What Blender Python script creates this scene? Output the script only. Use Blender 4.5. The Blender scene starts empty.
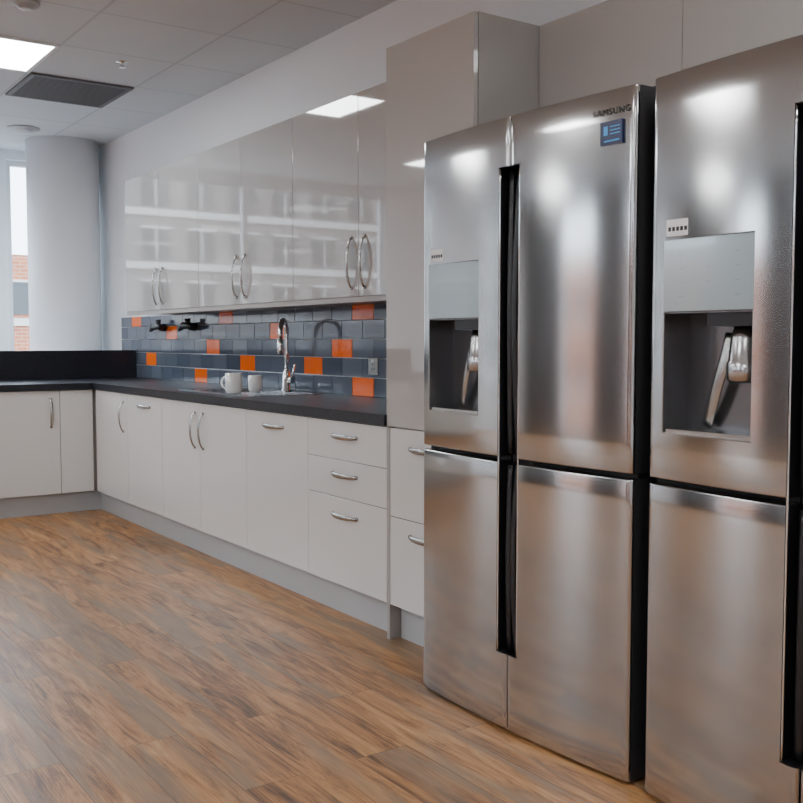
import bpy, bmesh, math, random
from mathutils import Vector, Matrix
random.seed(4)
C = bpy.context.scene.collection
PI = math.pi

# ------------------------------------------------------------------ materials
def newmat(name):
    m = bpy.data.materials.new(name); m.use_nodes = True
    nt = m.node_tree
    return m, nt, nt.nodes["Principled BSDF"]

def pm(name, col, rough=0.5, metal=0.0, coat=0.0, ior=1.5, emit=None, es=0.0, noise=0.0, nscale=20, bump=0.0):
    m, nt, b = newmat(name)
    b.inputs["Base Color"].default_value = (*col, 1)
    b.inputs["Roughness"].default_value = rough
    b.inputs["Metallic"].default_value = metal
    b.inputs["Coat Weight"].default_value = coat
    b.inputs["Coat Roughness"].default_value = 0.02
    b.inputs["IOR"].default_value = ior
    if emit:
        b.inputs["Emission Color"].default_value = (*emit, 1)
        b.inputs["Emission Strength"].default_value = es
    g = nt.nodes.new("ShaderNodeNewGeometry")
    n = nt.nodes.new("ShaderNodeTexNoise"); n.inputs["Scale"].default_value = nscale
    n.inputs["Detail"].default_value = 4
    nt.links.new(g.outputs["Position"], n.inputs["Vector"])
    if noise > 0:
        r = nt.nodes.new("ShaderNodeValToRGB")
        r.color_ramp.elements[0].position = 0.3; r.color_ramp.elements[1].position = 0.7
        r.color_ramp.elements[0].color = (*[c*(1-noise) for c in col], 1)
        r.color_ramp.elements[1].color = (*[min(1, c*(1+noise)) for c in col], 1)
        nt.links.new(n.outputs["Fac"], r.inputs["Fac"])
        nt.links.new(r.outputs["Color"], b.inputs["Base Color"])
    if bump > 0:
        bp = nt.nodes.new("ShaderNodeBump"); bp.inputs["Strength"].default_value = bump
        bp.inputs["Distance"].default_value = 0.002
        nt.links.new(n.outputs["Fac"], bp.inputs["Height"])
        nt.links.new(bp.outputs["Normal"], b.inputs["Normal"])
    return m

M = {}
M['wall'] = pm('white_paint', (0.84, 0.86, 0.89), 0.6, noise=0.01, nscale=3, bump=0.05)
M['reflect_dark'] = pm('dark_reflection_paint', (0.035, 0.030, 0.027), 0.6, noise=0.03, nscale=3)  # invented dark tone for the unseen left wall, adds contrast to steel reflections
M['door'] = pm('gloss_cashmere_light', (0.64, 0.62, 0.595), 0.06, coat=0.7, ior=1.5, noise=0.01, nscale=2)
M['doorup'] = pm('gloss_cashmere_grey', (0.43, 0.408, 0.388), 0.04, coat=1.0, ior=1.65, noise=0.01, nscale=2)
M['carc'] = pm('carcass_cashmere', (0.36, 0.335, 0.315), 0.3, noise=0.01, nscale=2)
M['plinth'] = pm('plinth_grey', (0.40, 0.40, 0.40), 0.4, noise=0.02, nscale=5)
M['top'] = pm('slate_worktop', (0.010, 0.011, 0.017), 0.33, noise=0.5, nscale=60, bump=0.4)
M['chrome'] = pm('chrome', (0.75, 0.75, 0.75), 0.10, 1.0)
M['satin'] = pm('satin_chrome', (0.50, 0.50, 0.50), 0.22, 1.0)
M['nickel'] = pm('brushed_nickel', (0.42, 0.41, 0.39), 0.25, 1.0)
M['black'] = pm('black_plastic', (0.010, 0.010, 0.012), 0.3)
M['dark'] = pm('dark_gap', (0.006, 0.006, 0.006), 0.6)
M['fside'] = pm('fridge_side_grey', (0.03, 0.03, 0.033), 0.35)
M['grout'] = pm('grout', (0.60, 0.61, 0.63), 0.8)
M['grey1'] = pm('tile_grey_a', (0.100, 0.120, 0.158), 0.10, coat=0.4)
M['grey2'] = pm('tile_grey_b', (0.130, 0.150, 0.188), 0.10, coat=0.4)
M['grey3'] = pm('tile_grey_c', (0.076, 0.093, 0.126), 0.10, coat=0.4)
M['orange'] = pm('tile_orange', (1.0, 0.15, 0.004), 0.15, coat=0.3)
M['ceramic'] = pm('white_ceramic', (0.82, 0.82, 0.80), 0.15, coat=0.3)
M['plastic'] = pm('white_plastic', (0.8, 0.8, 0.8), 0.35)
M['sink'] = pm('sink_steel', (0.5, 0.5, 0.51), 0.22, 1.0)
M['dpanel'] = pm('dispenser_panel', (0.40, 0.48, 0.50), 0.15, 0.2, coat=0.5)
M['drec'] = pm('dispenser_recess', (0.20, 0.20, 0.21), 0.25, 0.8)
M['blue'] = pm('label_blue', (0.01, 0.02, 0.08), 0.3)
M['cyan'] = pm('label_cyan', (0.05, 0.35, 0.8), 0.3)
M['ink'] = pm('ink_grey', (0.03, 0.03, 0.033), 0.6)
M['ink2'] = pm('ink_pale', (0.22, 0.26, 0.28), 0.5)
M['ventg'] = pm('vent_grey', (0.13, 0.13, 0.14), 0.6)
M['fitting'] = pm('fitting_grey', (0.42, 0.43, 0.45), 0.4)
M['lightm'] = pm('light_diffuser', (0.9, 0.9, 0.9), 0.5, emit=(0.95, 0.98, 1.0), es=25)
M['frame'] = pm('window_frame_white', (0.75, 0.76, 0.78), 0.35)
M['concrete'] = pm('ground_concrete', (0.3, 0.3, 0.29), 0.9, noise=0.2, nscale=0.6)
M['bwin'] = pm('building_glass', (0.03, 0.035, 0.04), 0.2)
M['band'] = pm('building_band', (0.48, 0.45, 0.43), 0.8)
M['stone'] = pm('building_stone', (0.19, 0.17, 0.16), 0.85, noise=0.15, nscale=0.5)

def glass():
    m = bpy.data.materials.new('window_glass'); m.use_nodes = True; nt = m.node_tree
    nt.nodes.clear()
    o = nt.nodes.new("ShaderNodeOutputMaterial"); mx = nt.nodes.new("ShaderNodeMixShader")
    t = nt.nodes.new("ShaderNodeBsdfTransparent"); g = nt.nodes.new("ShaderNodeBsdfGlossy")
    g.inputs["Roughness"].default_value = 0.02
    t.inputs["Color"].default_value = (0.93, 0.97, 0.98, 1)
    mx.inputs[0].default_value = 0.05
    nt.links.new(t.outputs[0], mx.inputs[1]); nt.links.new(g.outputs[0], mx.inputs[2])
    nt.links.new(mx.outputs[0], o.inputs[0]); return m
M['glass'] = glass()

def brick():
    m, nt, b = newmat('red_brick')
    tc = nt.nodes.new("ShaderNodeNewGeometry"); sp = nt.nodes.new("ShaderNodeSeparateXYZ")
    cb = nt.nodes.new("ShaderNodeCombineXYZ")
    nt.links.new(tc.outputs["Position"], sp.inputs[0])
    ad = nt.nodes.new("ShaderNodeMath"); ad.operation = 'ADD'
    nt.links.new(sp.outputs[0], ad.inputs[0]); nt.links.new(sp.outputs[1], ad.inputs[1])
    nt.links.new(ad.outputs[0], cb.inputs[0]); nt.links.new(sp.outputs[2], cb.inputs[1])
    br = nt.nodes.new("ShaderNodeTexBrick"); br.inputs["Scale"].default_value = 1
    br.inputs["Brick Width"].default_value = 0.45; br.inputs["Row Height"].default_value = 0.15
    br.inputs["Color1"].default_value = (0.42, 0.13, 0.05, 1); br.inputs["Color2"].default_value = (0.33, 0.10, 0.045, 1)
    br.inputs["Mortar"].default_value = (0.4, 0.3, 0.25, 1); br.inputs["Mortar Size"].default_value = 0.012
    nt.links.new(cb.outputs[0], br.inputs["Vector"]); nt.links.new(br.outputs["Color"], b.inputs["Base Color"])
    b.inputs["Roughness"].default_value = 0.85
    return m
M['brick'] = brick()

def ceilmat(x0, y0, p):
    m, nt, b = newmat('ceiling_tiles')
    g = nt.nodes.new("ShaderNodeNewGeometry")
    mp = nt.nodes.new("ShaderNodeMapping"); mp.inputs["Location"].default_value = (-x0 + 100*p, -y0 + 100*p, 0)
    nt.links.new(g.outputs["Position"], mp.inputs["Vector"])
    br = nt.nodes.new("ShaderNodeTexBrick"); br.offset = 0; br.inputs["Scale"].default_value = 1
    br.inputs["Brick Width"].default_value = p; br.inputs["Row Height"].default_value = p
    br.inputs["Mortar Size"].default_value = 0.009; br.inputs["Mortar Smooth"].default_value = 0.2
    br.inputs["Color1"].default_value = (0.60, 0.63, 0.665, 1); br.inputs["Color2"].default_value = (0.64, 0.67, 0.705, 1)
    br.inputs["Mortar"].default_value = (0.50, 0.525, 0.56, 1)
    nt.links.new(mp.outputs[0], br.inputs["Vector"])
    nt.links.new(br.outputs["Color"], b.inputs["Base Color"])
    b.inputs["Roughness"].default_value = 0.8
    bp = nt.nodes.new("ShaderNodeBump"); bp.inputs["Strength"].default_value = 0.4; bp.inputs["Distance"].default_value = 0.003
    bp.invert = True
    nt.links.new(br.outputs["Fac"], bp.inputs["Height"]); nt.links.new(bp.outputs[0], b.inputs["Normal"])
    return m

def floormat(rot):
    m, nt, b = newmat('oak_vinyl_planks')
    L = nt.links
    g = nt.nodes.new("ShaderNodeNewGeometry")
    mp = nt.nodes.new("ShaderNodeMapping"); mp.inputs["Rotation"].default_value = (0, 0, rot)
    mp.inputs["Location"].default_value = (50.3, 50.07, 0)
    L.new(g.outputs["Position"], mp.inputs["Vector"])
    def brickn(c1, c2, mo, ms):
        br = nt.nodes.new("ShaderNodeTexBrick"); br.offset = 0.37; br.offset_frequency = 2; br.inputs["Scale"].default_value = 1
        br.inputs["Brick Width"].default_value = 1.2; br.inputs["Row Height"].default_value = 0.17
        br.inputs["Mortar Size"].default_value = ms; br.inputs["Mortar Smooth"].default_value = 0.3
        br.inputs["Color1"].default_value = (c1,)*3 + (1,); br.inputs["Color2"].default_value = (c2,)*3 + (1,)
        br.inputs["Mortar"].default_value = (mo,)*3 + (1,)
        L.new(mp.outputs[0], br.inputs["Vector"]); return br
    rnd = brickn(0, 1, 0.5, 0.0)
    sc = nt.nodes.new("ShaderNodeVectorMath"); sc.operation = 'MULTIPLY_ADD'
    sc.inputs[1].default_value = (13.7, 7.3, 5.1)
    L.new(rnd.outputs["Color"], sc.inputs[0])
    m2 = nt.nodes.new("ShaderNodeVectorMath"); m2.operation = 'MULTIPLY'; m2.inputs[1].default_value = (1.0, 7.0, 1.0)
    L.new(mp.outputs[0], m2.inputs[0]); L.new(m2.outputs[0], sc.inputs[2])
    n1 = nt.nodes.new("ShaderNodeTexNoise"); n1.inputs["Scale"].default_value = 2.2; n1.inputs["Detail"].default_value = 10
    n1.inputs["Roughness"].default_value = 0.70; n1.inputs["Distortion"].default_value = 1.1
    L.new(sc.outputs[0], n1.inputs["Vector"])
    m3 = nt.nodes.new("ShaderNodeVectorMath"); m3.operation = 'MULTIPLY'; m3.inputs[1].default_value = (1.0, 5.0, 1.0)
    L.new(sc.outputs[0], m3.inputs[0])
    n2 = nt.nodes.new("ShaderNodeTexNoise"); n2.inputs["Scale"].default_value = 5; n2.inputs["Detail"].default_value = 5
    L.new(m3.outputs[0], n2.inputs["Vector"])
    add = nt.nodes.new("ShaderNodeMix"); add.data_type = 'FLOAT'; add.inputs[0].default_value = 0.28
    L.new(n1.outputs["Fac"], add.inputs[2]); L.new(n2.outputs["Fac"], add.inputs[3])
    ma = nt.nodes.new("ShaderNodeMath"); ma.operation = 'MULTIPLY_ADD'; ma.inputs[1].default_value = 0.07
    L.new(rnd.outputs["Color"], ma.inputs[0]); L.new(add.outputs[0], ma.inputs[2])
    r = nt.nodes.new("ShaderNodeValToRGB"); e = r.color_ramp.elements
    e[0].position = 0.39; e[0].color = (0.075, 0.036, 0.018, 1)
    e[1].position = 0.75; e[1].color = (0.56, 0.35, 0.18, 1)
    k = e.new(0.465); k.color = (0.20, 0.088, 0.032, 1)
    k = e.new(0.55); k.color = (0.37, 0.172, 0.062, 1)
    k = e.new(0.64); k.color = (0.46, 0.245, 0.105, 1)
    L.new(ma.outputs[0], r.inputs["Fac"])
    n3 = nt.nodes.new("ShaderNodeTexNoise"); n3.inputs["Scale"].default_value = 1.2; n3.inputs["Detail"].default_value = 7
    n3.inputs["Distortion"].default_value = 0.8
    o3 = nt.nodes.new("ShaderNodeVectorMath"); o3.operation = 'ADD'; o3.inputs[1].default_value = (31, 17, 9)
    L.new(sc.outputs[0], o3.inputs[0]); L.new(o3.outputs[0], n3.inputs["Vector"])
    r3 = nt.nodes.new("ShaderNodeValToRGB"); r3.color_ramp.elements[0].position = 0.49; r3.color_ramp.elements[1].position = 0.62
    r3.color_ramp.elements[0].color = (0, 0, 0, 1); r3.color_ramp.elements[1].color = (0.75, 0.75, 0.75, 1)
    L.new(n3.outputs["Fac"], r3.inputs["Fac"])
    gm = nt.nodes.new("ShaderNodeMix"); gm.data_type = 'RGBA'
    L.new(r3.outputs["Color"], gm.inputs[0]); L.new(r.outputs["Color"], gm.inputs[6]); gm.inputs[7].default_value = (0.215, 0.148, 0.096, 1)
    gap = brickn(1, 1, 0.5, 0.0015)
    mul = nt.nodes.new("ShaderNodeMix"); mul.data_type = 'RGBA'; mul.blend_type = 'MULTIPLY'; mul.inputs[0].default_value = 1
    L.new(gm.outputs[2], mul.inputs[6]); L.new(gap.outputs["Color"], mul.inputs[7])
    L.new(mul.outputs[2], b.inputs["Base Color"])
    b.inputs["Roughness"].default_value = 0.40
    b.inputs["IOR"].default_value = 1.42
    bp = nt.nodes.new("ShaderNodeBump"); bp.inputs["Strength"].default_value = 0.12; bp.inputs["Distance"].default_value = 0.002
    L.new(n2.outputs["Fac"], bp.inputs["Height"]); L.new(bp.outputs[0], b.inputs["Normal"])
    return m

def steelmat():
    m, nt, b = newmat('brushed_stainless')
    L = nt.links
    g = nt.nodes.new("ShaderNodeNewGeometry")
    mp = nt.nodes.new("ShaderNodeMapping"); mp.inputs["Scale"].default_value = (4, 4, 500)
    L.new(g.outputs["Position"], mp.inputs["Vector"])
    n = nt.nodes.new("ShaderNodeTexNoise"); n.inputs["Scale"].default_value = 1.0; n.inputs["Detail"].default_value = 2
    L.new(mp.outputs[0], n.inputs["Vector"])
    cr = nt.nodes.new("ShaderNodeValToRGB")
    cr.color_ramp.elements[0].color = (0.475, 0.468, 0.46, 1); cr.color_ramp.elements[1].color = (0.51, 0.503, 0.495, 1)
    L.new(n.outputs["Fac"], cr.inputs["Fac"]); L.new(cr.outputs[0], b.inputs["Base Color"])
    b.inputs["Metallic"].default_value = 1
    b.inputs["Roughness"].default_value = 0.115
    b.inputs["Anisotropic"].default_value = 0.5
    b.inputs["Anisotropic Rotation"].default_value = 0.25
    tg = nt.nodes.new("ShaderNodeTangent"); tg.direction_type = 'RADIAL'; tg.axis = 'Z'
    L.new(tg.outputs[0], b.inputs["Tangent"])
    return m
M['steel'] = steelmat()

# ------------------------------------------------------------------ mesh helpers
def link(ob, parent=None):
    C.objects.link(ob)
    if parent: ob.parent = parent
    return ob

def empty(name, loc=(0, 0, 0)):
    e = bpy.data.objects.new(name, None); e.empty_display_size = 0.05
    C.objects.link(e); return e

def mesh_ob(name, bm, mats, parent=None, smooth=False):
    me = bpy.data.meshes.new(name)
    bmesh.ops.recalc_face_normals(bm, faces=bm.faces)
    bm.to_mesh(me); bm.free()
    for m in mats: me.materials.append(m)
    if smooth:
        for p in me.polygons: p.use_smooth = True
    ob = bpy.data.objects.new(name, me)
    return link(ob, parent)

def bbox(bm, x0, x1, y0, y1, z0, z1, mi=0):
    vs = [bm.verts.new((x, y, z)) for x in (x0, x1) for y in (y0, y1) for z in (z0, z1)]
    for idx in ((0,1,3,2),(4,6,7,5),(0,4,5,1),(2,3,7,6),(0,2,6,4),(1,5,7,3)):
        f = bm.faces.new([vs[i] for i in idx]); f.material_index = mi
    return vs

def box(name, x0, x1, y0, y1, z0, z1, mat, parent=None, bevel=0.0):
    bm = bmesh.new(); bbox(bm, x0, x1, y0, y1, z0, z1)
    if bevel:
        bmesh.ops.bevel(bm, geom=bm.edges[:], offset=bevel, segments=2, affect='EDGES', profile=0.5)
    return mesh_ob(name, bm, [mat], parent)

def lathe(bm, prof, cx, cy, segs=32, mi=0, cap0=True, cap1=True):
    rings = []
    for r, z in prof:
        rings.append([bm.verts.new((cx + r*math.cos(2*PI*i/segs), cy + r*math.sin(2*PI*i/segs), z)) for i in range(segs)])
    for a, b_ in zip(rings, rings[1:]):
        for i in range(segs):
            f = bm.faces.new((a[i], a[(i+1) % segs], b_[(i+1) % segs], b_[i])); f.material_index = mi; f.smooth = True
    if cap0: f = bm.faces.new(rings[0]); f.material_index = mi
    if cap1: f = bm.faces.new(rings[-1]); f.material_index = mi

def sweep(bm, pts, ra, rb=None, segs=12, ref=Vector((0, 0, 1)), mi=0):
    n = len(pts); rb = rb if rb is not None else ra
    if not isinstance(ra, (list, tuple)): ra = [ra]*n
    if not isinstance(rb, (list, tuple)): rb = [rb]*n
    rings = []
    for i, p in enumerate(pts):
        t = (pts[min(i+1, n-1)] - pts[max(i-1, 0)]).normalized()
        u = t.cross(ref)
        if u.length < 1e-4: u = t.cross(Vector((1, 0, 0)))
        u.normalize(); v = t.cross(u).normalized()
        rings.append([bm.verts.new(p + u*ra[i]*math.cos(2*PI*k/segs) + v*rb[i]*math.sin(2*PI*k/segs)) for k in range(segs)])
    for a, b_ in zip(rings, rings[1:]):
        for k in range(segs):
            f = bm.faces.new((a[k], a[(k+1) % segs], b_[(k+1) % segs], b_[k])); f.smooth = True; f.material_index = mi
    bm.faces.new(rings[0]).material_index = mi; bm.faces.new(rings[-1]).material_index = mi

def bow_handle(name, c, axis, out, L, parent):
    bm = bmesh.new(); c = Vector(c); axis = Vector(axis); out = Vector(out); N = 22
    pts, ra, rb = [], [], []
    side = axis.cross(out)
    for i in range(N+1):
        s = i/N
        h = 0.030*math.sin(PI*s)**0.55
        pts.append(c + axis*(L*(s-0.5)) + out*(h + 0.0005))
        w = 0.007 + 0.004*math.sin(PI*s)
        ra.append(w); rb.append(0.0045)
    sweep(bm, pts, ra, rb, 12, ref=out)
    for s in (-1, 1):
        sweep(bm, [c + axis*(s*L*0.49) + out*0.0002, c + axis*(s*L*0.49) + out*0.008], 0.0085, segs=12, ref=side)
    return mesh_ob(name, bm, [M['nickel']], parent)

# ------------------------------------------------------------------ dimensions
WX = 2.76; CEIL = 2.78; FY = 9.0; LX = -4.6; BY = -3.2
XB = 2.14     # base door faces
XW = 2.41     # wall door faces
TOPZ = 2.26

# ------------------------------------------------------------------ room shell
box('floor', LX, WX, BY, FY, -0.1, 0.0, floormat(PI/2))
P = 0.66; GX = 1.65; GY = 5.66
box('ceiling', LX-0.2, WX+0.2, BY-0.2, FY+0.2, CEIL, CEIL+0.15, ceilmat(GX, GY, P))
box('wall_right', WX, WX+0.15, BY, FY, -0.1, CEIL, M['wall'])
box('wall_back', LX, WX, BY-0.15, BY, -0.1, CEIL, M['wall'])

def window_wall(name, axis, pos, thick, a0, a1, sill, head, openings, idx0, mat):
    bm = bmesh.new()
    def bx(b0, b1, z0, z1):
        if axis == 'y': bbox(bm, b0, b1, pos, pos+thick, z0, z1)
        else: bbox(bm, pos-thick, pos, b0, b1, z0, z1)
    bx(a0, a1, -0.1, sill); bx(a0, a1, head, CEIL)
    cur = a0
    for o0, o1 in openings:
        if o0 > cur: bx(cur, o0, sill, head)
        cur = o1
    if cur < a1: bx(cur, a1, sill, head)
    mesh_ob(name, bm, [mat])
    for i, (o0, o1) in enumerate(openings):
        e = empty('window_%d' % (idx0+i))
        bm = bmesh.new(); f = 0.045
        nm = max(1, round((o1-o0)/1.5))
        def fx(b0, b1, z0, z1, t0=0.04, t1=0.10):
            if axis == 'y': bbox(bm, b0, b1, pos+t0, pos+t1, z0, z1)
            else: bbox(bm, pos-t1, pos-t0, b0, b1, z0, z1)
        fx(o0, o1, sill, sill+f); fx(o0, o1, head-f, head)
        for k in range(nm+1):
            c = o0 + (o1-o0)*k/nm
            c0 = max(o0, c-0.03); c1 = min(o1, c+0.03)
            if k == 0: c1 = o0+0.04
            if k == nm: c0 = o1-0.04
            fx(c0, c1, sill+f, head-f)
        mesh_ob('frame', bm, [M['frame']], e)
        bm = bmesh.new()
        if axis == 'y': vs = [(o0, pos+0.07, sill), (o1, pos+0.07, sill), (o1, pos+0.07, head), (o0, pos+0.07, head)]
        else: vs = [(pos-0.07, o0, sill), (pos-0.07, o1, sill), (pos-0.07, o1, head), (pos-0.07, o0, head)]
        bm.faces.new([bm.verts.new(v) for v in vs])
        mesh_ob('glass_pane', bm, [M['glass']], e)
        ld = bpy.data.lights.new('portal', 'AREA'); ld.shape = 'RECTANGLE'
        ld.size = o1-o0; ld.size_y = head-sill; ld.cycles.is_portal = True
        lo = bpy.data.objects.new('daylight_portal', ld); C.objects.link(lo); lo.parent = e
        cz = (sill+head)/2; cc = (o0+o1)/2
        if axis == 'y':
            lo.location = (cc, pos+0.16, cz); lo.rotation_euler = (-PI/2, 0, 0)
        else:
            lo.location = (pos-0.16, cc, cz); lo.rotation_euler = (0, -PI/2, 0)

window_wall('wall_far', 'y', FY, 0.12, LX, WX, 0.75, 2.70, [(-3.9, -2.9), (-1.2, 2.06), (2.14, 2.6)], 1, M['wall'])
window_wall('wall_left', 'x', LX, 0.15, BY, FY, 0.12, 2.6, [(-1.6, -0.6), (1.6, 2.4), (3.6, 4.2), (5.2, 5.7), (6.6, 7.6)], 4, M['reflect_dark'])  # unseen side: dark wall and window strips added to band the fridge reflections

bm = bmesh.new(); lathe(bm, [(0.285, 0.0), (0.285, CEIL)], 2.445, 8.42, 64)
mesh_ob('round_column', bm, [M['wall']])

# outside
box('street_ground', -60, 60, 9.5, 90, -8.2, -8.0, M['concrete'])
def building(name, x0, x1, y0, y1, z0, z1, step=3.0, face='y', wallm='brick', ww=1.6, sp=2.5):
    bm = bmesh.new(); bbox(bm, x0, x1, y0, y1, z0, z1, 0)
    z = z0 + 1.2
    while z + 1.8 < z1:
        if face == 'y': bbox(bm, x0, x1, y0-0.12, y0-0.01, z-0.45, z-0.15, 1)
        else: bbox(bm, x1+0.01, x1+0.12, y0, y1, z-0.45, z-0.15, 1)
        a = (x0 if face == 'y' else y0) + 0.6; a1 = (x1 if face == 'y' else y1)
        while a + ww + .2 < a1:
            if face == 'y':
                bbox(bm, a, a+ww, y0-0.06, y0-0.01, z, z+1.3, 2)
                bbox(bm, a-0.08, a+ww+.08, y0-0.10, y0-0.01, z+1.3, z+1.4, 1)
                bbox(bm, a+ww/2-0.04, a+ww/2+.04, y0-0.10, y0-0.01, z, z+1.3, 1)
            else:
                bbox(bm, x1+0.01, x1+0.06, a, a+ww, z, z+1.3, 2)
                bbox(bm, x1+0.01, x1+0.10, a+ww/2-.04, a+ww/2+.04, z, z+1.3, 1)
            a += sp
        z += step
    return mesh_ob(name, bm, [M[wallm], M['band'], M['bwin']])
building('stone_building', -44, -1, 42, 54, -8, 10.5, 2.3, wallm='stone', ww=1.2, sp=2.1)
building('brick_building', 2, 20, 42, 54, -8, 4.6)
building('brick_building', -46, -30, -20, 34, -8, 5, face='x')

# ------------------------------------------------------------------ ceiling fittings
CX = GX-P/2; CY = GY+P/2
for (ix, iy) in [(0, 0), (0, -8), (0, -12), (-4, -2), (-4, -6), (-4, -10), (-4, 2), (-8, -2), (-8, -6), (-8, -10), (-8, 2)]:
    cx, cy = CX+ix*P, CY+iy*P
    e = empty('ceiling_light_panel')
    bm = bmesh.new(); h = P/2-0.006
    for a in ((cx-h, cx+h, cy-h, cy-h+0.022), (cx-h, cx+h, cy+h-0.022, cy+h), (cx-h, cx-h+0.022, cy-h+0.022, cy+h-0.022), (cx+h-0.022, cx+h, cy-h+0.022, cy+h-0.022)):
        bbox(bm, *a, CEIL-0.012, CEIL-0.0005)
    mesh_ob('frame', bm, [M['plastic']], e)
    box('diffuser', cx-h+0.022, cx+h-0.022, cy-h+0.022, cy+h-0.022, CEIL-0.008, CEIL-0.001, M['lightm'], e)

e = empty('ceiling_air_grille')
gx0, gx1, gy0, gy1 = GX+0.012, GX+P-0.012, GY+P+0.012, GY+2*P-0.012
bm = bmesh.new()
for a in ((gx0, gx1, gy0, gy0+0.03), (gx0, gx1, gy1-0.03, gy1), (gx0, gx0+0.03, gy0+0.03, gy1-0.03), (gx1-0.03, gx1, gy0+0.03, gy1-0.03)):
    bbox(bm, *a, CEIL-0.014, CEIL-0.0005)
mesh_ob('frame', bm, [M['ventg']], e)
bm = bmesh.new(); n = 20
for i in range(n):
    y = gy0+0.03 + (gy1-gy0-0.06)*(i+0.5)/n
    bbox(bm, gx0+0.03, gx1-0.03, y-0.008, y+0.008, CEIL-0.012, CEIL-0.003)
mesh_ob('slats', bm, [M['ventg']], e)
box('plenum', gx0+0.03, gx1-0.03, gy0+0.03, gy1-0.03, CEIL-0.0028, CEIL-0.0006, M['dark'], e)

def disc(name, cx, cy, r, drop, mat, inner=True):
    bm = bmesh.new()
    lathe(bm, [(r, CEIL-0.0005), (r, CEIL-drop*0.4), (r*0.85, CEIL-drop*0.7), (r*0.6, CEIL-drop*0.6), (r*0.55, CEIL-drop), (r*0.2, CEIL-drop*1.05)], cx, cy, 40)
    return mesh_ob(name, bm, [mat])
disc('smoke_detector', 1.31, 5.06, 0.065, 0.03, M['fitting'])
disc('ceiling_air_diffuser', 2.04, 8.02, 0.12, 0.02, M['fitting'])
bm = bmesh.new()
lathe(bm, [(0.035, CEIL-0.0005), (0.035, CEIL-0.006), (0.012, CEIL-0.008), (0.010, CEIL-0.03), (0.018, CEIL-0.032), (0.018, CEIL-0.036)], 2.04, 5.80, 24)
mesh_ob('fire_sprinkler', bm, [M['chrome']])

# ------------------------------------------------------------------ cabinets
G = 0.0015
def door_x(name, x, y0, y1, z0, z1, parent, mk='door'):
    return box(name, x, x+0.019, y0+G, y1-G, z0+G, z1-G, M[mk], parent, 0.0012)
def door_y(name, y, x0, x1, z0, z1, parent):
    return box(name, x0+G, x1-G, y, y+0.019, z0+G, z1-G, M['door'], parent, 0.0012)

WB = 1.345
wy = [3.20, 3.82, 4.43, 5.02, 5.60, 6.22, 6.85]
for k in range(3):
    a, m_, b_ = wy[2*k], wy[2*k+1], wy[2*k+2]
    e = empty('kitchen_wall_cabinet')
    box('carcass', XW+0.021, WX-0.001, a+0.0005, b_-0.0005, WB, TOPZ, M['carc'], e)
    door_x('door_1', XW, a, m_, WB+0.012, TOPZ, e, 'doorup'); door_x('door_2', XW, m_, b_, WB+0.012, TOPZ, e, 'doorup')
    box('pelmet', XW+0.002, XW+0.0205, a+0.0005, b_-0.0005, WB-0.012, WB+0.011, M['carc'], e)
    bow_handle('handle_1', (XW, m_-0.055, 1.51), (0, 0, 1), (-1, 0, 0), 0.23, e)
    bow_handle('handle_2', (XW, m_+0.055, 1.51), (0, 0, 1), (-1, 0, 0), 0.23, e)

DB, DT = 0.138, 0.828
def base(name, y0, y1, fronts, handles):
    e = empty(name)
    box('carcass', XB+0.021, WX-0.001, y0+0.0005, y1-0.0005, DB, DT, M['carc'], e)
    for i, (a, b_, z0, z1) in enumerate(fronts): door_x('front_%d' % (i+1), XB, a, b_, z0, z1, e)
    for i, (y, z, ax) in enumerate(handles):
        bow_handle('handle_%d' % (i+1), (XB, y, z), ax, (-1, 0, 0), 0.19, e)
    return e
V = (0, 0, 1); H = (0, 1, 0)
base('kitchen_drawer_unit', 3.19, 3.81, [(3.19, 3.81, .665, DT), (3.19, 3.81, .508, .665), (3.19, 3.81, DB, .508)],
     [(3.50, .765, H), (3.50, .605, H), (3.50, .435, H)])
base('dishwasher_cabinet', 3.81, 4.42, [(3.81, 4.42, DB, DT)], [(4.13, .765, H)])
base('sink_cabinet', 4.42, 5.52, [(4.42, 4.98, DB, DT), (4.98, 5.52, DB, DT)], [(4.93, .68, V), (5.04, .68, V)])
base('kitchen_base_cabinet', 5.52, 6.10, [(5.52, 6.10, DB, DT)], [(5.80, .765, H)])
base('kitchen_corner_cabinet', 6.10, 6.745, [(6.10, 6.72, DB, DT)], [(6.17, .68, V)])

YF = 6.75
def basef(name, x0, x1, fronts, handles):
    e = empty(name)
    box('carcass', x0+0.0005, x1-0.0005, YF+0.021, 7.58, DB, DT, M['carc'], e)
    for i, (a, b_) in enumerate(fronts): door_y('front_%d' % (i+1), YF, a, b_, DB, DT, e)
    for i, x in enumerate(handles):
        bow_handle('handle_%d' % (i+1), (x, YF, .68), V, (0, -1, 0), 0.19, e)
basef('corner_filler_cabinet', 1.91, 2.758, [(1.91, 2.13)], [])
xx = 1.91
for i in range(5):
    basef('kitchen_base_cabinet', xx-0.6, xx, [(xx-0.6, xx)], [xx-0.06]); xx -= 0.6
XE = xx
box('trim_1', XB+0.05, XB+0.068, 3.19, YF+0.05, 0.0, DB-0.002, M['plinth'])
box('trim_2', XE, XB+0.068, YF+0.05, YF+0.068, 0.0, DB-0.002, M['plinth'])
box('trim_3', XB+0.05, XB+0.068, 2.67, 3.165, 0.0, DB-0.002, M['plinth'])
box('tall_end_panel', XB, WX-0.002, 3.171, 3.188, 0.0, 0.828, M['carc'])

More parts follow.
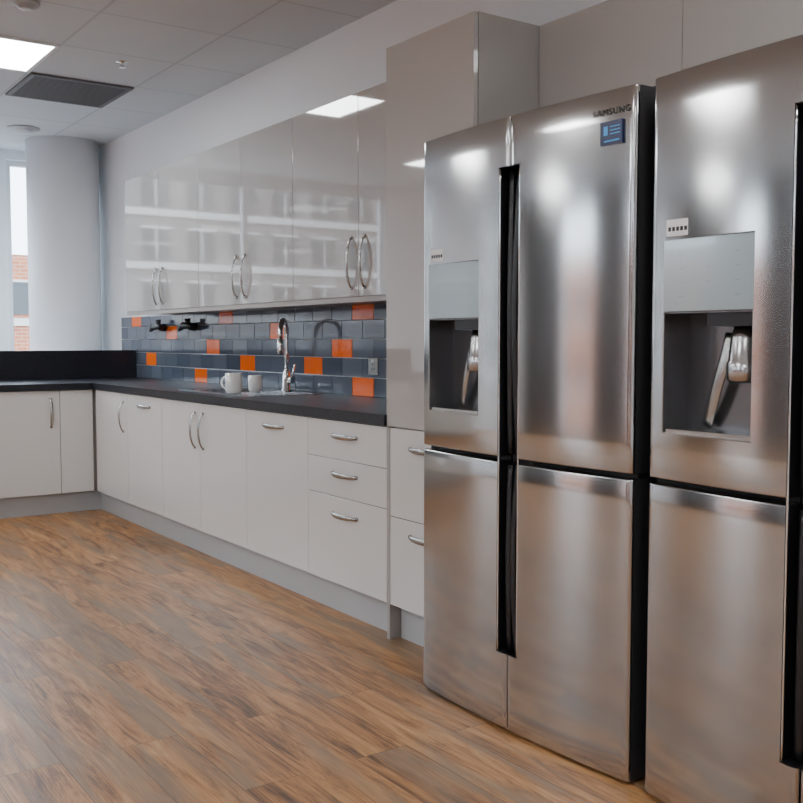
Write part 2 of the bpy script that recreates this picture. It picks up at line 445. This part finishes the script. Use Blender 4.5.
TB, TT = 0.832, 0.874
SX0, SX1, SY0, SY1 = 2.25, 2.67, 4.62, 5.50
bm = bmesh.new()
XO = XB-0.012
bbox(bm, XO, WX-0.001, 3.19, SY0, TB, TT)
bbox(bm, XO, SX0, SY0, SY1, TB, TT); bbox(bm, SX1, WX-0.001, SY0, SY1, TB, TT)
bbox(bm, XO, WX-0.001, SY1, 7.60, TB, TT)
bbox(bm, XE, XO, YF-0.012, 7.60, TB, TT)
mesh_ob('worktop', bm, [M['top']])
box('worktop_upstand', XE, WX-0.014, 7.602, 7.64, TB, 1.085, M['top'])
box('wall_low', XE, WX-0.014, 7.642, 7.94, 0, 1.075, M['wall'])

# tiles
ZT0 = 0.8745; TH = 0.098; TWD = 0.205; PT = 0.004
oranges = {0: (4.30, 6.27), 1: (4.86, 5.74, 7.29), 2: (4.54, 6.07), 3: (5.30, 6.82), 4: (4.36, 5.95, 7.5)}
bm = bmesh.new()
bbox(bm, WX-0.004, WX-0.0005, 3.192, 7.94, ZT0, WB-0.001, 0)
for r in range(5):
    z0 = ZT0 + 0.001 + r*TH; z1 = min(z0 + TH - PT, WB-0.002)
    if z1 - z0 < 0.01: continue
    off = 3.192 + (TWD/2 if r % 2 else 0) - TWD
    y = off; cells = []
    while y < 7.94:
        a = max(y, 3.192); b_ = min(y+TWD-PT, 7.94)
        if b_-a > 0.02: cells.append((a, b_))
        y += TWD
    for a, b_ in cells:
        isor = any(min(cells, key=lambda q: abs((q[0]+q[1])/2-o)) == (a, b_) for o in oranges[r])
        mi = 4 if isor else random.choice((1, 1, 2, 3))
        vs = bbox(bm, WX-0.012, WX-0.004, a, b_, z0, z1, mi)
ob = mesh_ob('tiled_splashback', bm, [M['grout'], M['grey1'], M['grey2'], M['grey3'], M['orange']])
bv = ob.modifiers.new('bev', 'BEVEL'); bv.width = 0.0015; bv.segments = 2; bv.limit_method = 'ANGLE'

def socket(y, z, w=0.147):
    e = empty('wall_socket')
    x = WX-0.0125
    box('plate', x-0.008, x, y-w/2, y+w/2, z-0.043, z+0.043, M['nickel'], e, 0.002)
    for s in ((-1, 1) if w > 0.1 else (0,)):
        cy = y + s*0.033
        bm = bmesh.new()
        bbox(bm, x-0.0088, x-0.0081, cy-0.004, cy+0.004, z+0.004, z+0.016)
        bbox(bm, x-0.0088, x-0.0081, cy-0.016, cy-0.006, z-0.016, z-0.010)
        bbox(bm, x-0.0088, x-0.0081, cy+0.006, cy+0.016, z-0.016, z-0.010)
        mesh_ob('pin_holes', bm, [M['black']], e)
        box('switch', x-0.011, x-0.0081, cy-0.006, cy+0.006, z+0.022, z+0.036, M['plastic'], e)
socket(4.21, 1.03, 0.086)

# sink
e = empty('kitchen_sink')
zs = TT + 0.002
bm = bmesh.new()
bw = 0.012
by0, by1, bx0, bx1 = 5.02, 5.46, 2.29, 2.63
rx0, rx1, ry0, ry1 = SX0-bw, SX1+bw, SY0-bw, SY1+bw
def plate(x0, x1, y0, y1): bbox(bm, x0, x1, y0, y1, TT+0.0004, zs)
plate(rx0, rx1, ry0, by0); plate(rx0, rx1, by1, ry1); plate(rx0, bx0, by0, by1); plate(bx1, rx1, by0, by1)
for i in range(9):
    x = 2.31 + i*0.037
    bbox(bm, x-0.006, x+0.006, SY0+0.04, by0-0.05, zs, zs+0.002)
mesh_ob('drainer_rim', bm, [M['sink']], e)
bm = bmesh.new()
zb = TB+0.003
t_ = 0.002
bbox(bm, bx0, bx1, by0, by1, zb, zb+t_)
bbox(bm, bx0, bx0+t_, by0, by1, zb, zs); bbox(bm, bx1-t_, bx1, by0, by1, zb, zs)
bbox(bm, bx0, bx1, by0, by0+t_, zb, zs); bbox(bm, bx0, bx1, by1-t_, by1, zb, zs)
lathe(bm, [(0.04, zb+t_), (0.038, zb+t_+0.003), (0.015, zb+t_+0.001)], (bx0+bx1)/2, (by0+by1)/2, 24)
mesh_ob('bowl', bm, [M['sink']], e)

# tap
e = empty('kitchen_tap')
tx, ty = 2.655, 4.96
bm = bmesh.new(); z0 = zs+0.0005
lathe(bm, [(0.030, z0), (0.030, z0+0.008), (0.024, z0+0.012), (0.023, z0+0.10), (0.016, z0+0.115), (0.013, z0+0.13)], tx, ty, 28)
dr = Vector((-0.66, -0.75, 0)).normalized()
pts = [Vector((tx, ty, z0+0.12)), Vector((tx, ty, z0+0.22)), Vector((tx, ty, z0+0.32))]
R = 0.075
for i in range(1, 13):
    a = PI*i/12
    pts.append(Vector((tx, ty, z0+0.32)) + dr*(R*(1-math.cos(a))) + Vector((0, 0, R*math.sin(a))))
pts.append(pts[-1] + Vector((0, 0, -0.04)))
sweep(bm, pts, 0.013, segs=14, ref=dr.cross(Vector((0, 0, 1))))
pe = pts[-1]
lathe(bm, [(0.016, pe.z-0.07), (0.019, pe.z-0.05), (0.017, pe.z+0.01), (0.012, pe.z+0.015)], pe.x, pe.y, 20)
mesh_ob('body', bm, [M['chrome']], e)
bm = bmesh.new()
s0 = Vector((tx, ty-0.0, z0+0.065))
sd = Vector((0.15, -1, 0.0)).normalized()
sweep(bm, [s0+sd*0.02, s0+sd*0.055], 0.019, segs=18)
sweep(bm, [s0+sd*0.045, s0+sd*0.055+Vector((0, 0, 0.03)), s0+sd*0.075+Vector((0, 0, 0.09))], 0.006, segs=10)
mesh_ob('lever', bm, [M['chrome']], e)

def mug(x, y, ang, r=0.041, h=0.098):
    bm = bmesh.new(); z = zs+0.0045
    lathe(bm, [(r*0.72, z), (r*0.85, z+0.004), (r*0.98, z+0.02), (r, z+h*0.5), (r, z+h), (r-0.004, z+h), (r-0.004, z+0.01), (r*0.3, z+0.007)], x, y, 36)
    d_ = Vector((math.cos(ang), math.sin(ang), 0)); c = Vector((x, y, z+h*0.52)); pts = []
    for i in range(15):
        a = -PI*0.5 + PI*i/14
        pts.append(c + d_*(r-0.002 + 0.028*math.cos(a)) + Vector((0, 0, 0.031*math.sin(a))))
    sweep(bm, pts, 0.0055, 0.004, 10, ref=d_.cross(Vector((0, 0, 1))))
    return mesh_ob('coffee_mug', bm, [M['ceramic']])
mug(2.285, 4.86, math.radians(130), 0.046, 0.108); mug(2.45, 4.945, math.radians(95), 0.038, 0.09)

def splash_fitting(y, s):  # black fitting on the splashback, purpose not identified
    bm = bmesh.new(); x = WX-0.013
    sweep(bm, [Vector((x, y, 1.255)), Vector((x-0.05, y, 1.255))], 0.026, segs=18)
    sweep(bm, [Vector((x-0.05, y-0.07, 1.255)), Vector((x-0.05, y-0.02, 1.262)), Vector((x-0.05, y+0.09*s, 1.262)), Vector((x-0.05, y+0.16*s, 1.235))], [0.018, 0.025, 0.025, 0.014], segs=14)
    sweep(bm, [Vector((x-0.05, y, 1.26)), Vector((x-0.055, y, 1.31))], [0.014, 0.022], segs=14)
    return mesh_ob('black_fitting', bm, [M['black']])
splash_fitting(6.45, 1); splash_fitting(7.0, 1)

# tall cabinet
e = empty('kitchen_tall_cabinet')
TY0, TY1 = 2.665, 3.169
box('carcass', XB+0.021, WX-0.001, TY0, TY1, DB, TOPZ, M['carc'], e)
door_x('door_upper', XB, TY0, TY1+0.025, 0.83, TOPZ, e, 'doorup')
door_x('drawer_1', XB, TY0, TY1, 0.485, 0.828, e)
door_x('drawer_2', XB, TY0, TY1, DB, 0.485, e)
bow_handle('handle_1', (XB, 2.935, .755), H, (-1, 0, 0), 0.19, e)
bow_handle('handle_2', (XB, 2.935, .425), H, (-1, 0, 0), 0.19, e)

XR = 2.43
for k in range(3):
    b_ = 2.663 - k*0.63; a = b_-0.63
    e = empty('kitchen_overhead_cabinet')
    box('carcass', XR+0.021, WX-0.001, a+0.0005, b_-0.0005, 1.86, TOPZ, M['carc'], e)
    door_x('door', XR, a, b_, 1.856, TOPZ, e, 'doorup')

# ------------------------------------------------------------------ refrigerators
def fridge(y0, y1, label=True):
    X0 = 1.927; yc = (y0+y1)/2; W = y1-y0; BUL = 0.024; DEP = 0.085
    e = empty('refrigerator')
    ZS0, ZS1 = 0.804, 0.819; ZB, ZT = 0.010, 1.80
    def front(y): return X0 - BUL*(1-((y-yc)/(W/2))**2)
    def off(s, r): return 0 if s >= r else r*(1-math.sqrt(max(0, 1-(1-s/r)**2)))
    def panel(name, a, b_, z0, z1, holes):
        ys = set([a, b_]); r = 0.012
        for s in (0.0005, 0.0015, 0.003, 0.005, 0.008, 0.012): ys.add(a+s); ys.add(b_-s)
        for i in range(1, 24): ys.add(a+(b_-a)*i/24)
        zs_ = set([z0, z1])
        for s in (0.0005, 0.0018, 0.004): zs_.add(z0+s); zs_.add(z1-s)
        for i in range(1, 12): zs_.add(z0+(z1-z0)*i/12)
        for h in holes: ys.update(h[:2]); zs_.update(h[2:])
        def clean(l, lo, hi):
            l = sorted(v for v in l if lo-1e-9 <= v <= hi+1e-9); o = [l[0]]
            for v in l[1:]:
                if v-o[-1] > 2e-4: o.append(v)
            return o
        ys = clean(ys, a, b_); zl = clean(zs_, z0, z1)
        bm = bmesh.new(); V_ = {}
        def inh(y, z): return any(h[0] < y < h[1] and h[2] < z < h[3] for h in holes)
        cells = {}
        for i in range(len(ys)-1):
            for j in range(len(zl)-1):
                cells[i, j] = not inh((ys[i]+ys[i+1])/2, (zl[j]+zl[j+1])/2)
        def fxp(i, j):
            y, z = ys[i], zl[j]
            return front(y) + off(min(y-a, b_-y), r) + off(min(z-z0, z1-z), 0.004)
        def fv(i, j):
            if (i, j) not in V_: V_[i, j] = bm.verts.new((fxp(i, j), ys[i], zl[j]))
            return V_[i, j]
        for (i, j), on in cells.items():
            if not on: continue
            f = bm.faces.new((fv(i, j), fv(i, j+1), fv(i+1, j+1), fv(i+1, j))); f.smooth = True
            for (di, dj, p, q) in ((-1, 0, (i, j), (i, j+1)), (1, 0, (i+1, j), (i+1, j+1)), (0, -1, (i, j), (i+1, j)), (0, 1, (i, j+1), (i+1, j+1))):
                nb = cells.get((i+di, j+dj), None)
                if nb is True: continue
                mi = 1 if nb is False else (2 if di else 0)
                pv = [bm.verts.new((fxp(*p), ys[p[0]], zl[p[1]])), bm.verts.new((fxp(*q), ys[q[0]], zl[q[1]])),
                      bm.verts.new((X0+DEP, ys[q[0]], zl[q[1]])), bm.verts.new((X0+DEP, ys[p[0]], zl[p[1]]))]
                ff = bm.faces.new(pv); ff.material_index = mi
        me = bpy.data.meshes.new(name); bm.to_mesh(me); bm.free()
        me.materials.append(M['steel']); me.materials.append(M['black']); me.materials.append(M['fside'])
        return link(bpy.data.objects.new(name, me), e)
    g = 0.003
    hw = 0.046; HZ0, HZ1 = 0.235, 1.660
    dy1 = y1-0.055; dy0 = y1-0.315; DZ0, DZ1, DZM = 0.932, 1.402, 1.229
    panel('door_upper_dispenser', yc+g/2, y1, ZS1, ZT, [(yc, yc+hw, ZS1-1, HZ1), (dy0, dy1, DZ0, DZ1)])
    panel('door_upper_plain', y0, yc-g/2, ZS1, ZT, [(yc-hw, yc, ZS1-1, HZ1)])
    panel('door_lower_a', yc+g/2, y1, ZB, ZS0, [(yc, yc+hw, HZ0, ZS0+1)])
    panel('door_lower_b', y0, yc-g/2, ZB, ZS0, [(yc-hw, yc, HZ0, ZS0+1)])
    box('handle_channel', X0+0.035, X0+DEP-0.002, yc-hw+0.001, yc+hw-0.001, HZ0, HZ1, M['black'], e)
    for s in (-1, 1):
        bm = bmesh.new(); pts = []
        for i in range(41):
            q = i/40; z = HZ0+0.004 + (HZ1-HZ0-0.008)*q
            pts.append(Vector((X0-0.021, yc+s*(hw-0.003), z)))
        sweep(bm, pts, 0.003, segs=8, ref=Vector((1, 0, 0)))
        mesh_ob('handle_trim', bm, [M['chrome']], e)
        for (za, zb_) in ((HZ0+0.01, ZS0-0.01), (ZS1+0.01, HZ1-0.01)):
            bm = bmesh.new(); pts = []
            for i in range(21):
                q = i/20
                pts.append(Vector((X0+0.002-0.012*math.sin(PI*q), yc+s*(0.018-0.008*math.sin(PI*q)), za+(zb_-za)*q)))
            sweep(bm, pts, 0.012, 0.005, segs=10, ref=Vector((1, 0, 0)))
            mesh_ob('handle_grip', bm, [M['black']], e)
    box('body', X0+DEP+0.006, 2.68, y0+0.004, y1-0.004, 0.03, 1.775, M['fside'], e, 0.004)
    bm = bmesh.new()
    bbox(bm, X0+DEP, X0+DEP+0.0058, y0+0.008, y1-0.008, 0.04, 1.79)
    bbox(bm, X0+0.03, X0+DEP-0.001, y0+0.006, yc-hw-0.001, ZS0+0.001, ZS1-0.001)
    bbox(bm, X0+0.03, X0+DEP-0.001, yc+hw+0.001, y1-0.006, ZS0+0.001, ZS1-0.001)
    mesh_ob('door_gasket', bm, [M['dark']], e)
    bm = bmesh.new()
    for yy in (y0+0.06, y1-0.06):
        for xq in (X0+0.15, 2.6): lathe(bm, [(0.022, 0.0), (0.022, 0.012), (0.012, 0.016), (0.012, 0.031)], xq, yy, 16)
    mesh_ob('feet', bm, [M['black']], e)
    bm = bmesh.new()
    for yy in (y0+0.02, y1-0.11): bbox(bm, X0+DEP+0.008, X0+0.25, yy, yy+0.09, 1.7755, 1.812)
    mesh_ob('hinge_covers', bm, [M['fside']], e)
    xf = front((dy0+dy1)/2)
    box('dispenser_panel', xf-0.003, xf+0.02, dy0+0.001, dy1-0.001, DZM, DZ1-0.001, M['dpanel'], e, 0.002)
    bm = bmesh.new()
    for r_ in range(4):
        for c_ in range(3):
            if (r_, c_) in ((0, 1), (3, 1)): continue
            yy = dy0+0.045+c_*0.08; zz = DZM+0.035+r_*0.033
            bbox(bm, xf-0.0036, xf-0.0031, yy-0.007+0.004*((r_+c_) % 2), yy+0.007, zz-0.0012, zz+0.0012)
    mesh_ob('control_marks', bm, [M['ink2']], e)
    bm = bmesh.new()
    x2 = X0+DEP-0.003; t = 0.003
    ya, yb, za, zb_ = dy0+0.001, dy1-0.001, DZ0+0.001, DZM-0.001
    bbox(bm, x2-t, x2, ya, yb, za, zb_)
    bbox(bm, xf+0.004, x2-t, ya, ya+t, za, zb_); bbox(bm, xf+0.004, x2-t, yb-t, yb, za, zb_)
    bbox(bm, xf+0.004, x2-t, ya+t, yb-t, zb_-t, zb_)
    mesh_ob('dispenser_niche', bm, [M['drec']], e)
    bm = bmesh.new()
    q = 0.004
    bbox(bm, xf-0.002, xf+0.004, ya, yb, za, za+q); bbox(bm, xf-0.002, xf+0.004, ya, ya+q, za+q, zb_)
    bbox(bm, xf-0.002, xf+0.004, yb-q, yb, za+q, zb_)
    bbox(bm, xf+0.004, x2-t-0.001, ya+0.008, yb-0.008, za+0.004, za+0.012)
    mesh_ob('dispenser_trim', bm, [M['nickel']], e)
    cy = (ya+yb)/2
    bm = bmesh.new(); bbox(bm, xf+0.012, x2-t-0.001, ya+t+0.001, cy+0.01, zb_-0.035, zb_-t-0.0005)
    mesh_ob('dispenser_head', bm, [M['black']], e)
    bm = bmesh.new()
    lathe(bm, [(0.034, zb_-0.165), (0.042, zb_-0.158), (0.042, zb_-0.12), (0.038, zb_-0.115), (0.034, zb_-0.065), (0.026, zb_-0.0355)], xf+0.056, cy-0.066, 32)
    mesh_ob('dispenser_nozzle', bm, [M['satin']], e)
    bm = bmesh.new(); pts = []
    for i in range(15):
        q = i/14
        pts.append(Vector((x2-0.022-0.012*math.sin(PI*q), cy-0.01+0.065*q**1.5, zb_-0.05-(zb_-za-0.07)*q)))
    sweep(bm, pts, 0.016, 0.004, 12, ref=Vector((1, 0, 0)))
    mesh_ob('dispenser_lever', bm, [M['nickel']], e)
    xs = front(dy1-0.03)
    box('small_label', xs-0.003, xs+0.002, dy1-0.07, dy1-0.002, DZ1+0.008, DZ1+0.048, M['plastic'], e)
    bm = bmesh.new()
    for k in range(5): bbox(bm, xs-0.0036, xs-0.0031, dy1-0.064+k*0.012, dy1-0.056+k*0.012, DZ1+0.020, DZ1+0.030)
    mesh_ob('label_print', bm, [M['ink']], e)
    yb2 = y0+0.073
    cu = bpy.data.curves.new('badge', 'FONT'); cu.body = 'SAMSUNG'; cu.size = 0.023; cu.extrude = 0.0003; cu.space_character = 1.2
    cu.align_x = 'CENTER'; cu.materials.append(M['ink'])
    o = bpy.data.objects.new('badge_lettering', cu); C.objects.link(o)
    sl = math.atan2(2*BUL*(yb2-yc)/(W/2)**2, 1)
    o.matrix_world = Matrix.Translation((front(yb2)-0.0025, yb2+0.003, 1.737)) @ Matrix.Rotation(-sl, 4, 'Z') @ Matrix(((0, 0, -1, 0), (-1, 0, 0, 0), (0, 1, 0, 0), (0, 0, 0, 1)))
    o.parent = e
    xs = front(yb2)
    box('door_label', xs-0.005, xs+0.0015, yb2-0.036, yb2+0.038, 1.660, 1.720, M['blue'], e)
    bm = bmesh.new()
    bbox(bm, xs-0.0055, xs-0.0051, yb2+0.012, yb2+0.026, 1.685, 1.708)
    for k in range(3): bbox(bm, xs-0.0055, xs-0.0051, yb2-0.030, yb2+0.004, 1.704-k*0.009, 1.7065-k*0.009)
    bbox(bm, xs-0.0055, xs-0.0051, yb2-0.028, yb2+0.024, 1.668, 1.672)
    mesh_ob('door_label_print', bm, [M['cyan']], e)
fridge(1.752, 2.660)
fridge(0.79, 1.698)

# ------------------------------------------------------------------ world
w = bpy.data.worlds.new('overcast_sky'); bpy.context.scene.world = w; w.use_nodes = True
bg = w.node_tree.nodes['Background']
bg.inputs[0].default_value = (0.76, 0.87, 1.0, 1); bg.inputs[1].default_value = 9.5

# ------------------------------------------------------------------ camera
cam = bpy.data.cameras.new('camera'); co = bpy.data.objects.new('camera', cam); C.objects.link(co)
f = 1000.0
cam.sensor_width = 36; cam.lens = f/803*36
co.location = (0, 0, 1.16)
co.rotation_euler = (PI/2 - math.atan(61/f), 0, -math.radians(34.7))
bpy.context.scene.camera = co
